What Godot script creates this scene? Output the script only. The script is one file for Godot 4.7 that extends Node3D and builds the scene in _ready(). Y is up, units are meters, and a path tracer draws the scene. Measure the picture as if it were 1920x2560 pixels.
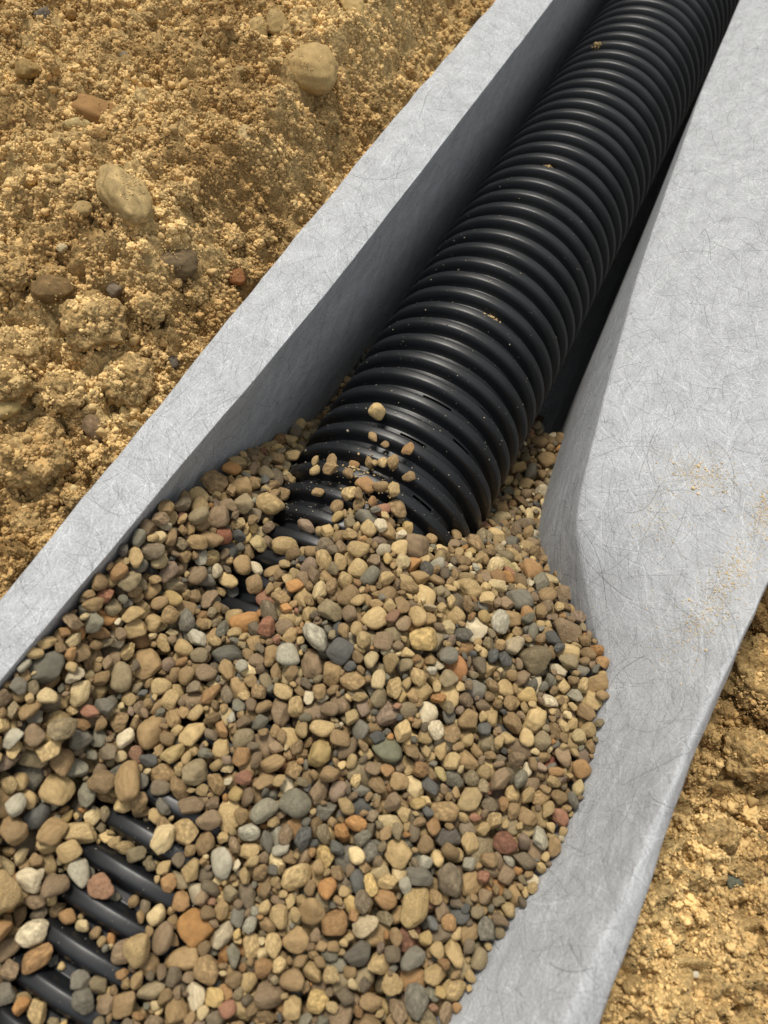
extends Node3D
# A drainage trench lined with grey geotextile, a black corrugated pipe half buried in pea gravel, loose sandy soil on both banks.
# The pipe runs along -z; x is across the trench, y is up; metres.

const AXIS_Y := 0.07          # height of the pipe's axis above the trench floor
const PITCH := 0.0153          # distance from rib to rib
const PHASE := 0.0035

var rng := RandomNumberGenerator.new()
var taken := {}

var accents := [
	[0.078, -0.120, 195, 130, 80, "terracotta orange"],
	[-0.012, -0.095, 165, 105, 80, "dusty pink"],
	[-0.052, -0.132, 145, 80, 58, "brick red"],
	[0.044, -0.163, 72, 77, 77, "dark slate"],
	[0.075, -0.139, 84, 88, 86, "dark slate"],
	[0.098, -0.142, 208, 193, 160, "creamy white"],
	[0.091, -0.145, 165, 168, 150, "pale grey"],
	[0.052, -0.140, 210, 190, 150, "cream"],
	[0.110, -0.151, 122, 112, 86, "olive grey"],
	[0.028, -0.067, 116, 116, 98, "grey green"],
	[0.045, -0.078, 205, 180, 125, "pale yellow"],
	[0.062, -0.077, 105, 114, 95, "grey green"],
	[0.029, -0.049, 182, 117, 78, "terracotta orange"],
	[-0.016, -0.030, 205, 180, 120, "pale yellow"],
	[0.090, -0.076, 214, 195, 132, "pale yellow"],
	[0.107, -0.072, 185, 162, 115, "cream"],
	[0.149, -0.097, 205, 186, 134, "cream"],
	[0.131, -0.113, 182, 127, 68, "ochre orange"],
	[0.140, -0.123, 195, 176, 128, "cream"],
	[0.138, -0.104, 150, 78, 62, "brick red"],
	[0.148, -0.078, 186, 172, 126, "cream"],
	[0.129, -0.067, 120, 72, 58, "dark maroon"],
	[0.125, -0.045, 160, 105, 82, "dusty pink"],
	[0.097, -0.189, 222, 212, 182, "creamy white"],
	[0.039, 0.016, 228, 214, 180, "creamy white"],
	[0.034, 0.020, 182, 128, 68, "ochre orange"],
	[0.089, -0.006, 226, 207, 168, "creamy white"],
	[0.105, -0.025, 205, 177, 118, "pale yellow"],
	[0.114, -0.023, 95, 104, 110, "dark slate"],
	[0.087, 0.005, 80, 81, 78, "dark slate"],
	[0.031, -0.029, 170, 170, 150, "pale grey"],
	[-0.089, -0.026, 150, 86, 62, "brick red"],
	[-0.075, -0.074, 155, 96, 72, "brick red"],
	[-0.082, -0.092, 75, 76, 76, "dark slate"],
	[-0.023, -0.078, 85, 92, 88, "dark slate"],
	[-0.072, -0.034, 90, 95, 90, "dark slate"],
	[-0.032, -0.154, 110, 112, 100, "grey green"],
	[0.134, -0.139, 178, 178, 160, "pale grey"],
	[0.081, -0.199, 208, 190, 130, "pale yellow"],
	[0.062, -0.026, 85, 95, 98, "dark slate"],
	[0.107, -0.052, 88, 88, 88, "dark slate"],
	[-0.042, -0.136, 205, 185, 130, "pale yellow"],
	[0.039, -0.060, 190, 165, 105, "pale yellow"],
	[-0.032, -0.006, 150, 125, 90, "tan brown"],
	[0.071, -0.047, 150, 135, 110, "tan brown"],
]
var on_pipe := [
	[-0.0210, -0.2354, 0.0036],
	[-0.0157, -0.2206, 0.0023],
	[-0.0072, -0.2194, 0.0018],
	[0.0051, -0.2217, 0.0028],
	[-0.0290, -0.1967, 0.0028],
	[-0.0375, -0.1952, 0.0021],
	[-0.0341, -0.1898, 0.0023],
	[-0.0269, -0.1907, 0.0028],
	[-0.0152, -0.1914, 0.0028],
	[-0.0172, -0.2024, 0.0021],
	[-0.0100, -0.2047, 0.0023],
	[-0.0069, -0.2045, 0.0018],
	[-0.0028, -0.2053, 0.0021],
	[0.0027, -0.2072, 0.0028],
	[0.0138, -0.2064, 0.0028],
	[-0.0050, -0.1899, 0.0039],
	[0.0034, -0.1908, 0.0031],
	[0.0104, -0.1914, 0.0028],
	[-0.0095, -0.1805, 0.0031],
	[-0.0025, -0.1780, 0.0026],
	[-0.0045, -0.1808, 0.0023],
	[0.0035, -0.1812, 0.0023],
	[-0.0253, -0.1755, 0.0023],
]
var soil_stones := [
	[-0.246, -0.304, 0.0127, 165, 125, 75],
	[-0.244, -0.287, 0.0065, 200, 175, 120],
	[-0.187, -0.252, 0.0137, 200, 172, 118],
	[-0.200, -0.233, 0.0050, 195, 165, 110],
	[-0.162, -0.409, 0.0180, 195, 165, 110],
	[-0.153, -0.243, 0.0105, 125, 105, 75],
	[-0.208, -0.422, 0.0089, 195, 165, 108],
	[-0.200, -0.434, 0.0101, 195, 165, 108],
	[-0.172, -0.487, 0.0095, 205, 175, 115],
	[-0.170, -0.499, 0.0044, 120, 115, 105],
	[-0.199, -0.212, 0.0029, 220, 200, 155],
	[-0.130, -0.267, 0.0066, 165, 110, 65],
	[-0.169, -0.211, 0.0048, 130, 115, 95],
	[-0.136, -0.133, 0.0058, 185, 170, 130],
	[-0.136, -0.144, 0.0074, 140, 115, 85],
	[-0.130, -0.200, 0.0047, 120, 110, 95],
	[-0.175, -0.127, 0.0071, 190, 165, 110],
	[-0.163, -0.335, 0.0072, 205, 178, 125],
	[-0.288, -0.303, 0.0077, 170, 140, 85],
	[0.230, -0.097, 0.0047, 115, 118, 100],
	[0.221, -0.054, 0.0015, 235, 225, 200],
	[-0.191, -0.191, 0.0097, 140, 112, 70],
	[-0.312, -0.349, 0.0053, 120, 110, 95],
	[-0.193, -0.378, 0.0049, 190, 160, 105],
	[-0.255, -0.349, 0.0035, 130, 118, 100],
]
var clods := [
	[-0.164, -0.187, 0.0139],
	[-0.192, -0.158, 0.0129],
	[-0.181, -0.138, 0.0110],
	[-0.159, -0.151, 0.0109],
	[-0.137, -0.174, 0.0119],
	[-0.147, -0.110, 0.0144],
	[-0.213, -0.190, 0.0084],
	[-0.196, -0.198, 0.0071],
	[-0.119, -0.105, 0.0058],
	[-0.134, -0.087, 0.0082],
	[-0.148, -0.212, 0.0081],
	[-0.168, -0.272, 0.0069],
	[-0.157, -0.129, 0.0076],
	[-0.143, -0.284, 0.0064],
	[-0.268, -0.358, 0.0083],
	[-0.220, -0.400, 0.0097],
	[-0.140, -0.239, 0.0072],
	[0.223, -0.197, 0.0205],
	[0.209, -0.175, 0.0105],
	[0.221, -0.153, 0.0117],
	[0.214, -0.237, 0.0114],
	[0.214, -0.112, 0.0086],
	[-0.144, -0.397, 0.0074],
	[-0.209, -0.238, 0.0063],
]

# ---------------------------------------------------------------- helpers
func numbered(called: String) -> String:
	if not taken.has(called):
		taken[called] = 0
		return called
	taken[called] += 1
	return "%s_%03d" % [called, taken[called]]

func tag(o: Node3D, label: String, category: String, group := "", kind := "") -> Node3D:
	if label: o.set_meta("label", label)
	if category: o.set_meta("category", category)
	if group: o.set_meta("group", group)
	if kind: o.set_meta("kind", kind)
	return o

func put(called: String, mesh: Mesh, m: Material, parent: Node = self) -> MeshInstance3D:
	var o := MeshInstance3D.new()
	o.name = numbered(called) if parent == self else called
	o.mesh = mesh
	if m: o.material_override = m
	parent.add_child(o, true)
	return o

func srgb(r: float, g: float, b: float) -> Color:
	return Color(r / 255.0, g / 255.0, b / 255.0)

func noise(freq: float, octaves := 1, kind := FastNoiseLite.TYPE_SIMPLEX_SMOOTH, sd := 1) -> FastNoiseLite:
	var n := FastNoiseLite.new()
	n.noise_type = kind
	n.frequency = freq
	n.seed = sd
	n.fractal_type = FastNoiseLite.FRACTAL_FBM if octaves > 1 else FastNoiseLite.FRACTAL_NONE
	n.fractal_octaves = octaves
	return n

func surface(verts: PackedVector3Array, index: PackedInt32Array, uv := PackedVector2Array(), colors := PackedColorArray()) -> ArrayMesh:
	var normals := PackedVector3Array()
	normals.resize(verts.size())
	for i in range(0, index.size(), 3):
		var a := index[i]; var b := index[i + 1]; var c := index[i + 2]
		var n := (verts[c] - verts[a]).cross(verts[b] - verts[a])
		normals[a] += n; normals[b] += n; normals[c] += n
	for i in normals.size():
		normals[i] = normals[i].normalized()
	var arr := []
	arr.resize(Mesh.ARRAY_MAX)
	arr[Mesh.ARRAY_VERTEX] = verts
	arr[Mesh.ARRAY_NORMAL] = normals
	arr[Mesh.ARRAY_INDEX] = index
	if uv.size(): arr[Mesh.ARRAY_TEX_UV] = uv
	if colors.size(): arr[Mesh.ARRAY_COLOR] = colors
	var m := ArrayMesh.new()
	m.add_surface_from_arrays(Mesh.PRIMITIVE_TRIANGLES, arr)
	return m

var ico := {}
func icosphere(level: int) -> Array:
	if ico.has(level): return ico[level]
	var v := PackedVector3Array()
	var f := PackedInt32Array()
	if level == 0:
		var t := (1.0 + sqrt(5.0)) / 2.0
		for p in [[-1, t, 0], [1, t, 0], [-1, -t, 0], [1, -t, 0], [0, -1, t], [0, 1, t], [0, -1, -t], [0, 1, -t], [t, 0, -1], [t, 0, 1], [-t, 0, -1], [-t, 0, 1]]:
			v.append(Vector3(p[0], p[1], p[2]).normalized())
		f = PackedInt32Array([0, 5, 11, 0, 1, 5, 0, 7, 1, 0, 10, 7, 0, 11, 10, 1, 9, 5, 5, 4, 11, 11, 2, 10, 10, 6, 7, 7, 8, 1, 3, 4, 9, 3, 2, 4, 3, 6, 2, 3, 8, 6, 3, 9, 8, 4, 5, 9, 2, 11, 4, 6, 10, 2, 8, 7, 6, 9, 1, 8])
	else:
		var lower: Array = icosphere(level - 1)
		v = lower[0].duplicate()
		var old: PackedInt32Array = lower[1]
		var mid := {}
		for i in range(0, old.size(), 3):
			var k := []
			for e in 3:
				var a := old[i + e]; var b := old[i + (e + 1) % 3]
				var key := mini(a, b) * 100000 + maxi(a, b)
				if not mid.has(key):
					mid[key] = v.size()
					v.append(((v[a] + v[b]) * 0.5).normalized())
				k.append(mid[key])
			f.append_array(PackedInt32Array([old[i], k[0], k[2], old[i + 1], k[1], k[0], old[i + 2], k[2], k[1], k[0], k[1], k[2]]))
	ico[level] = [v, f]
	return ico[level]

# a stone as a rounded polyhedron: the soft meeting of a handful of planes, worn by a little noise; each axis reaches about 1
func stone_mesh(planes: int, sharp: float, rough: float, level := 3, rough_freq := 2.2) -> ArrayMesh:
	var base: Array = icosphere(level)
	var dirs: PackedVector3Array = base[0]
	var n := noise(rough_freq, 3, FastNoiseLite.TYPE_SIMPLEX_SMOOTH, rng.randi() % 100000)
	var ns := []
	for i in planes:
		var best := Vector3.UP
		var far := -1.0
		for k in 6:     # spread the planes
			var c := Vector3(rng.randfn(), rng.randfn(), rng.randfn()).normalized()
			var nearest := 9.0
			for q in ns: nearest = minf(nearest, c.distance_to(q[0]))
			if nearest > far:
				far = nearest; best = c
		ns.append([best, rng.randf_range(0.72, 1.0)])
	var out := PackedVector3Array()
	out.resize(dirs.size())
	var lo := Vector3.ONE * 9.0; var hi := -lo
	for i in dirs.size():
		var d := dirs[i]
		var s := pow(0.8, sharp)
		for q in ns:
			var c: float = d.dot(q[0])
			if c > 0.05: s += pow(c / q[1], sharp)
		var r := pow(s, -1.0 / sharp) * (1.0 + rough * n.get_noise_3dv(d))
		out[i] = d * r
		lo = lo.min(out[i]); hi = hi.max(out[i])
	var mid := (lo + hi) * 0.5
	var half := (hi - lo) * 0.5
	for i in out.size():
		out[i] = (out[i] - mid) / half
	return surface(out, base[1])

func grey_image(size: int, maker: Callable) -> ImageTexture:
	var data := PackedByteArray()
	data.resize(size * size)
	for y in size:
		for x in size:
			data[y * size + x] = clampi(int(255.0 * maker.call(x, y)), 0, 255)
	return ImageTexture.create_from_image(Image.create_from_data(size, size, false, Image.FORMAT_L8, data))

# ---------------------------------------------------------------- the fabric's shape
# columns: z, then x and y of: foot of the right wall, crease (or line where gravel meets the slope), start of hem, outer edge
var right_rows := [
	[0.25, 0.070, 0.06, 0.082, 0.125, 0.118, 0.176, 0.134, 0.173],
	[0.12, 0.085, 0.06, 0.104, 0.125, 0.138, 0.176, 0.154, 0.173],
	[0.05, 0.100, 0.06, 0.120, 0.125, 0.150, 0.177, 0.165, 0.174],
	[-0.012, 0.112, 0.06, 0.134, 0.125, 0.1585, 0.178, 0.1712, 0.174],
	[-0.07, 0.126, 0.06, 0.149, 0.125, 0.167, 0.179, 0.1745, 0.175],
	[-0.10, 0.130, 0.06, 0.152, 0.125, 0.170, 0.180, 0.176, 0.175],
	[-0.133, 0.125, 0.06, 0.149, 0.125, 0.1735, 0.180, 0.179, 0.175],
	[-0.16, 0.120, 0.06, 0.144, 0.125, 0.1775, 0.181, 0.182, 0.175],
	[-0.187, 0.119, 0.06, 0.126, 0.127, 0.181, 0.1835, 0.1845, 0.178],
	[-0.22, 0.100, 0.06, 0.102, 0.138, 0.1845, 0.184, 0.1875, 0.178],
	[-0.25, 0.0925, 0.06, 0.0945, 0.148, 0.189, 0.190, 0.192, 0.184],
	[-0.30, 0.0865, 0.06, 0.088, 0.15, 0.200, 0.205, 0.205, 0.198],
	[-0.40, 0.0765, 0.06, 0.0765, 0.15, 0.230, 0.250, 0.238, 0.243],
	[-0.60, 0.070, 0.06, 0.0625, 0.15, 0.260, 0.280, 0.268, 0.272],
	[-0.90, 0.068, 0.06, 0.053, 0.15, 0.280, 0.290, 0.288, 0.282],
	[-1.50, 0.068, 0.06, 0.050, 0.15, 0.290, 0.290, 0.298, 0.282],
]
# z, x of the outer edge of the folded flap, x of its inner edge
var left_rows := [
	[0.25, -0.1125, -0.094], [0.05, -0.1118, -0.0885], [-0.02, -0.1115, -0.0862], [-0.068, -0.1112, -0.0835], [-0.10, -0.1110, -0.0820], [-0.144, -0.1110, -0.0805],
	[-0.18, -0.1112, -0.0785], [-0.232, -0.1115, -0.0760], [-0.266, -0.1118, -0.0742], [-0.341, -0.1118, -0.0730], [-0.412, -0.1115, -0.0722],
	[-0.47, -0.1110, -0.0715], [-0.60, -0.1090, -0.0700], [-1.50, -0.100, -0.062],
]

func row_at(rows: Array, z: float) -> Array:
	var i := 0
	while i < rows.size() - 2 and z < rows[i + 1][0]: i += 1
	var t := clampf((rows[i][0] - z) / (rows[i][0] - rows[i + 1][0]), 0.0, 1.0)
	var out := []
	for k in range(1, rows[i].size()):
		out.append(lerpf(rows[i][k], rows[i + 1][k], t))
	return out

func smooth_row(rows: Array, z: float) -> Array:
	var sum := []
	var ws := [0.1, 0.2, 0.4, 0.2, 0.1]
	for k in 5:
		var r := row_at(rows, z + (k - 2) * 0.007)
		for q in r.size():
			if k == 0: sum.append(0.0)
			sum[q] += r[q] * ws[k]
	return sum

func chaikin(p: PackedVector2Array, rounds: int) -> PackedVector2Array:
	for r in rounds:
		var o := PackedVector2Array([p[0]])
		for i in p.size() - 1:
			o.append(p[i].lerp(p[i + 1], 0.25))
			o.append(p[i].lerp(p[i + 1], 0.75))
		o.append(p[p.size() - 1])
		p = o
	return p

# control points; the corners at the flap's edges are doubled so that they stay crisp
func fabric_controls(z: float) -> PackedVector2Array:
	var l := smooth_row(left_rows, z)
	var r := smooth_row(right_rows, z)
	var a: float = l[0] + 0.0007 * edge_noise.get_noise_2d(z, 0.0); var b: float = l[1] + 0.0004 * edge_noise.get_noise_2d(z * 0.6, 7.0)
	for k in [4, 6]: r[k] += 0.0011 * edge_noise.get_noise_2d(z * 0.7, 3.0)
	return PackedVector2Array([
		Vector2(a + 0.006, 0.139), Vector2(a + 0.001, 0.150), Vector2(a, 0.1565), Vector2(a + 0.0012, 0.1585),
		Vector2(lerpf(a, b, 0.5), 0.1605), Vector2(b - 0.0006, 0.1611), Vector2(b, 0.1606), Vector2(b - 0.0004, 0.1575),
		Vector2(b - 0.005, 0.13), Vector2(b - 0.004, 0.075), Vector2(b - 0.004, -0.05), Vector2(b + 0.006, -0.10),
		Vector2(0.0, -0.101), Vector2(r[0] + 0.012, -0.10), Vector2(r[0], r[1]),
		Vector2(r[2] - 0.001, r[3] - 0.004), Vector2(r[2] + 0.001, r[3] + 0.002), Vector2(lerpf(r[2], r[4], 0.5), lerpf(r[3], r[5], 0.52)),
		Vector2(r[4] - 0.002, r[5] - 0.002), Vector2(r[4] + 0.001, r[5]), Vector2(r[6] - 0.001, r[7] + 0.001), Vector2(r[6] + 0.001, r[7] - 0.003), Vector2(r[6] + 0.002, r[7] - 0.016)])

var edge_noise := noise(22.0, 3, FastNoiseLite.TYPE_SIMPLEX_SMOOTH, 47)

func fabric_height_right(x: float, z: float) -> float:
	var p: PackedVector2Array = profile_at(z)
	for i in range(p.size() / 2, p.size() - 1):
		if p[i + 1].x >= x and p[i].x <= x + 1e-6:
			return lerpf(p[i].y, p[i + 1].y, clampf((x - p[i].x) / maxf(p[i + 1].x - p[i].x, 1e-6), 0, 1))
	return 0.3

var profile_cache := {}
func profile_at(z: float) -> PackedVector2Array:
	var key := roundi(z * 1000.0)
	if not profile_cache.has(key):
		profile_cache[key] = chaikin(fabric_controls(z), 3)
	return profile_cache[key]

# ---------------------------------------------------------------- ground and gravel heights
func soil_base(x: float, z: float) -> float:
	if x < 0.05:
		var high := lerpf(0.185, 0.152, smoothstep(-0.26, -0.14, z))
		return 0.14 + (high - 0.14) * lerpf(smoothstep(0.10, 0.22, -x), smoothstep(0.118, 0.17 + 0.012 * sin(z * 40.0), -x), smoothstep(-0.16, -0.26, z)) + 0.05 * clampf(-x - 0.24, 0.0, 1.0)
	return 0.128 - 0.02 * smoothstep(0.05, 0.25, -z) + 0.06 * clampf(x - 0.2, 0.0, 1.0)

func gravel_level(x: float, z: float) -> float:
	var zs := z + 0.12 * maxf(x, 0.0)          # the bank reaches farther along the sloping fabric
	var fall := smoothstep(-0.135, -0.30, zs)
	var near := 0.131 + 0.017 * exp(-(pow((x - 0.035) / 0.05, 2.0) + pow((z + 0.12) / 0.05, 2.0)))
	near += 0.006 * exp(-(pow((x - 0.09) / 0.06, 2.0) + pow((z + 0.03) / 0.08, 2.0)))
	# hollow along the crown of the pipe, where the ribs look out
	var crown := exp(-pow((x + 0.024) / 0.020, 2.0))
	near -= 0.0075 * crown * smoothstep(-0.03, 0.012, z)
	near -= 0.020 * exp(-pow((x + 0.033) / 0.014, 2.0)) * smoothstep(-0.08, -0.105, z)
	near += 0.005 * exp(-pow((z + 0.045) / 0.035, 2.0)) * smoothstep(0.07, 0.0, absf(x))
	near += 0.026 * smoothstep(-0.05, -0.082, x) * smoothstep(-0.155, -0.105, z)
	return lerpf(near, lerpf(0.032, -0.12, smoothstep(-0.345, -0.42, z)), fall) + 0.020 * exp(-(pow((x - 0.008) / 0.018, 2.0) + pow((z + 0.175) / 0.016, 2.0)))

func pipe_radius(z: float, angle: float) -> float:
	var t := absf(fposmod((z - PHASE) / PITCH + 0.5, 1.0) - 0.5) / 0.33        # 0 on the rib's crest, 1 at its foot
	var rib := sqrt(1.0 - t * t * t) if t < 1.0 else 0.0
	rib = lerpf(rib, smoothstep(1.12, 0.45, t), 0.45)
	var r := 0.0535 + 0.0065 * rib
	var seam := absf(angle - 0.80)
	if seam < 0.02: r += 0.0006 * rib * (1.0 - seam / 0.02)
	return r

func pipe_top(x: float, z: float) -> float:
	var r := pipe_radius(z, 0.0)
	return AXIS_Y + sqrt(r * r - x * x) if absf(x) < r else -1.0

# ---------------------------------------------------------------- building
func _ready() -> void:
	# camera: held about 0.4 m above the pipe, looking down and along it
	var cam := Camera3D.new()
	cam.name = "camera"
	cam.fov = 68.0
	cam.near = 0.02
	cam.far = 150.0
	var lens := CameraAttributesPhysical.new()     # a phone's small lens: a little soft close by and far off
	lens.frustum_focal_length = 17.79
	lens.frustum_near = 0.02
	lens.frustum_far = 150.0
	lens.frustum_focus_distance = 0.42
	lens.exposure_aperture = 6.5
	cam.attributes = lens
	cam.transform = Transform3D(Basis(Vector3(0.88906, 0.11079, -0.44419), Vector3(-0.44216, 0.45927, -0.77044), Vector3(0.11865, 0.88136, 0.45730)), Vector3(0.0575, 0.47915, 0.0))
	add_child(cam)
	cam.current = true
	# bright overcast sky
	var sky_mat := ProceduralSkyMaterial.new()
	sky_mat.sky_top_color = Color(0.955, 0.965, 0.975)
	sky_mat.sky_horizon_color = Color(0.55, 0.56, 0.57)
	sky_mat.sky_energy_multiplier = 0.64
	sky_mat.sky_curve = 0.6
	sky_mat.ground_bottom_color = Color(0.35, 0.30, 0.24)
	sky_mat.ground_horizon_color = Color(0.45, 0.42, 0.38)
	var sky := Sky.new()
	sky.sky_material = sky_mat
	var env := Environment.new()
	env.background_mode = Environment.BG_SKY
	env.sky = sky
	env.tonemap_mode = Environment.TONE_MAPPER_LINEAR
	env.tonemap_exposure = 2.3
	env.sdfgi_enabled = true
	env.ssao_enabled = true
	env.ssil_enabled = true
	var around := WorldEnvironment.new()
	around.name = "surroundings"
	around.environment = env
	add_child(around)
	var sun := DirectionalLight3D.new()
	sun.name = "sun"
	sun.light_energy = 0.5
	sun.light_angular_distance = 18.0
	sun.light_color = Color(1.0, 0.97, 0.92)
	sun.shadow_enabled = true
	sun.sky_mode = DirectionalLight3D.SKY_MODE_LIGHT_ONLY
	add_child(sun)
	sun.look_at_from_position(Vector3(-0.34, 0.88, -0.33), Vector3.ZERO)

	rng.seed = 20240
	build_materials()
	build_ground()
	build_fabric()
	build_pipe()
	build_gravel()
	build_soil_details()
	build_small_things()

# ---------------------------------------------------------------- materials
var soil_mat: StandardMaterial3D
var crumb_mat: StandardMaterial3D
var fabric_mat: StandardMaterial3D
var pipe_mat: StandardMaterial3D
var stone_tex := []
var stone_bump: Texture2D

func build_materials() -> void:
	var fine := noise(0.11, 3, FastNoiseLite.TYPE_SIMPLEX_SMOOTH, 5)
	var broad := noise(0.018, 3, FastNoiseLite.TYPE_SIMPLEX_SMOOTH, 6)
	var cells := noise(0.16, 1, FastNoiseLite.TYPE_VALUE, 7)
	# four kinds of stone: dusty, mottled, speckled, banded
	stone_tex.append(grey_image(256, func(x, y): return 0.84 + 0.12 * broad.get_noise_2d(x, y) + 0.10 * fine.get_noise_2d(x, y) + (0.14 if cells.get_noise_2d(x * 1.7, y * 1.7) > 0.72 else 0.0)))
	stone_tex.append(grey_image(256, func(x, y): return 0.80 + 0.30 * broad.get_noise_2d(x + 400, y) + 0.14 * fine.get_noise_2d(x, y + 300)))
	stone_tex.append(grey_image(256, func(x, y): return 0.78 + 0.22 * signf(cells.get_noise_2d(x * 1.3, y * 1.3)) * absf(cells.get_noise_2d(x * 1.3 + 90, y)) + 0.16 * fine.get_noise_2d(x + 70, y) + 0.1 * broad.get_noise_2d(x, y)))
	stone_tex.append(grey_image(256, func(x, y): return 0.82 + 0.05 * sin(y * 0.10 + 3.0 * broad.get_noise_2d(x, y)) + 0.12 * fine.get_noise_2d(x, y)))
	stone_bump = grey_image(256, func(x, y): return 0.5 + 0.3 * fine.get_noise_2d(x, y) + 0.3 * broad.get_noise_2d(x, y + 90))
	soil_mat = StandardMaterial3D.new()
	soil_mat.resource_name = "sandy_soil"
	soil_mat.vertex_color_use_as_albedo = true
	soil_mat.roughness = 1.0
	soil_mat.metallic_specular = 0.2
	var sn := noise(0.09, 4, FastNoiseLite.TYPE_SIMPLEX_SMOOTH, 21)
	var grain := noise(0.45, 1, FastNoiseLite.TYPE_VALUE, 22)
	var soil_tex := grey_image(512, func(x, y): return 0.80 + 0.26 * sn.get_noise_2d(x, y) + 0.20 * grain.get_noise_2d(x, y))
	soil_mat.albedo_texture = soil_tex
	soil_mat.uv1_triplanar = true
	soil_mat.uv1_world_triplanar = true
	soil_mat.uv1_scale = Vector3.ONE * 7.0
	soil_mat.heightmap_enabled = true
	soil_mat.heightmap_texture = soil_tex
	soil_mat.heightmap_scale = 0.2
	crumb_mat = StandardMaterial3D.new()
	crumb_mat.resource_name = "soil_crumb"
	crumb_mat.vertex_color_use_as_albedo = true
	crumb_mat.roughness = 1.0
	crumb_mat.metallic_specular = 0.2
	pipe_mat = StandardMaterial3D.new()
	pipe_mat.resource_name = "black_polyethylene"
	pipe_mat.albedo_color = srgb(22, 24, 27)
	pipe_mat.roughness = 0.47
	var pn := noise(0.05, 4, FastNoiseLite.TYPE_SIMPLEX_SMOOTH, 31)
	var rough_tex := grey_image(512, func(x, y): return 0.85 + 0.10 * pn.get_noise_2d(x, y))
	pipe_mat.roughness_texture = rough_tex
	pipe_mat.uv1_triplanar = true
	pipe_mat.uv1_scale = Vector3.ONE * 8.0
	pipe_mat.heightmap_enabled = true
	pipe_mat.heightmap_texture = rough_tex
	pipe_mat.heightmap_scale = 0.02
	fabric_mat = StandardMaterial3D.new()
	fabric_mat.resource_name = "nonwoven_fabric"
	var ft := fabric_texture()
	fabric_mat.albedo_texture = ft
	fabric_mat.vertex_color_use_as_albedo = true
	fabric_mat.albedo_color = Color(0.965, 0.98, 1.0)
	fabric_mat.roughness = 0.8
	fabric_mat.metallic_specular = 0.35
	fabric_mat.heightmap_enabled = true
	fabric_mat.heightmap_texture = fabric_relief(ft)
	fabric_mat.heightmap_scale = 0.09
	fabric_mat.uv1_scale = Vector3(2.2, 2.2, 1.0)    # metres to tiles of 0.45 m

# pressed fibres: a soft mottle, thousands of short pale and dark strands, some long loose dark hairs
func fabric_texture() -> ImageTexture:
	var size := 2048
	var n := noise(0.012, 4, FastNoiseLite.TYPE_SIMPLEX_SMOOTH, 41)
	var im := n.get_seamless_image(size, size)
	im.convert(Image.FORMAT_L8)
	var data := im.get_data()
	var sp := noise(0.16, 2, FastNoiseLite.TYPE_SIMPLEX, 43).get_seamless_image(size, size)
	sp.convert(Image.FORMAT_L8)
	var speckle := sp.get_data()
	for i in data.size():
		data[i] = 173 + (data[i] - 128) / 12 + (speckle[i] - 128) / 9
	var mask := size - 1
	var r := RandomNumberGenerator.new()
	r.seed = 77
	for k in 46000:
		var x := r.randf() * size; var y := r.randf() * size
		var a := r.randfn(1.15, 0.75)                  # strands lie mostly across the roll
		var bend := r.randfn(0.0, 0.007)
		var shade := int(clampf(r.randfn(-0.7, 15.0), -36.0, 24.0))
		var dx := cos(a); var dy := sin(a)
		var steps := int(r.randf_range(25, 110))
		for s in steps:
			var at := (int(y) & mask) * size + (int(x) & mask)
			data[at] = clampi(data[at] + shade, 90, 235)
			x += dx; y += dy
			var nx := dx - dy * bend
			dy += dx * bend; dx = nx
	for k in 1300:
		var x := r.randf() * size; var y := r.randf() * size
		var a := r.randf() * TAU
		var bend := r.randfn(0.0, 0.004)
		var dark := r.randf_range(0.78, 0.93) if k > 200 else r.randf_range(0.58, 0.78)
		var steps := int(r.randf_range(50, 200))
		for s in steps:
			var at := (int(y) & mask) * size + (int(x) & mask)
			data[at] = int(data[at] * dark)
			a += bend
			bend = clampf(bend + r.randfn(0.0, 0.0009), -0.02, 0.02)
			x += cos(a); y += sin(a)
	im = Image.create_from_data(size, size, false, Image.FORMAT_L8, data)
	return ImageTexture.create_from_image(im)

# the same fibres in relief, on long shallow wrinkles that run with the roll
func fabric_relief(ft: ImageTexture) -> ImageTexture:
	var fine := ft.get_image().get_data()
	var long := noise(0.02, 3, FastNoiseLite.TYPE_SIMPLEX_SMOOTH, 45).get_seamless_image(2048, 320)
	long.convert(Image.FORMAT_L8)
	long.resize(2048, 2048, Image.INTERPOLATE_CUBIC)
	var wrinkles := long.get_data()
	for i in fine.size():
		fine[i] = clampi(70 + (fine[i] - 128) * 2 / 5 + wrinkles[i] / 3, 0, 255)
	return ImageTexture.create_from_image(Image.create_from_data(2048, 2048, false, Image.FORMAT_L8, fine))

var stone_mats := {}
func stone_material(c: Color, kind: int) -> StandardMaterial3D:
	var key := c.to_html() + str(kind)
	if not stone_mats.has(key):
		var m := StandardMaterial3D.new()
		m.resource_name = "stone"
		m.albedo_color = c
		m.albedo_texture = stone_tex[kind]
		m.uv1_triplanar = true
		m.uv1_scale = Vector3.ONE * 0.5
		m.uv1_offset = Vector3.ONE * 0.5
		m.roughness = 0.82
		m.metallic_specular = 0.4
		m.heightmap_enabled = true
		m.heightmap_texture = stone_bump
		m.heightmap_scale = 0.018
		stone_mats[key] = m
	return stone_mats[key]

# ---------------------------------------------------------------- ground
# the soil's surface as a grid of heights that clods, stones and crumbs are laid on
const GX0 := -0.50
const GX1 := 0.40
const GZ0 := -0.80
const GZ1 := 0.14
const GD := 0.002
var gw := 0
var gh := 0
var soil_h := PackedFloat32Array()
var bare := PackedByteArray()

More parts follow.
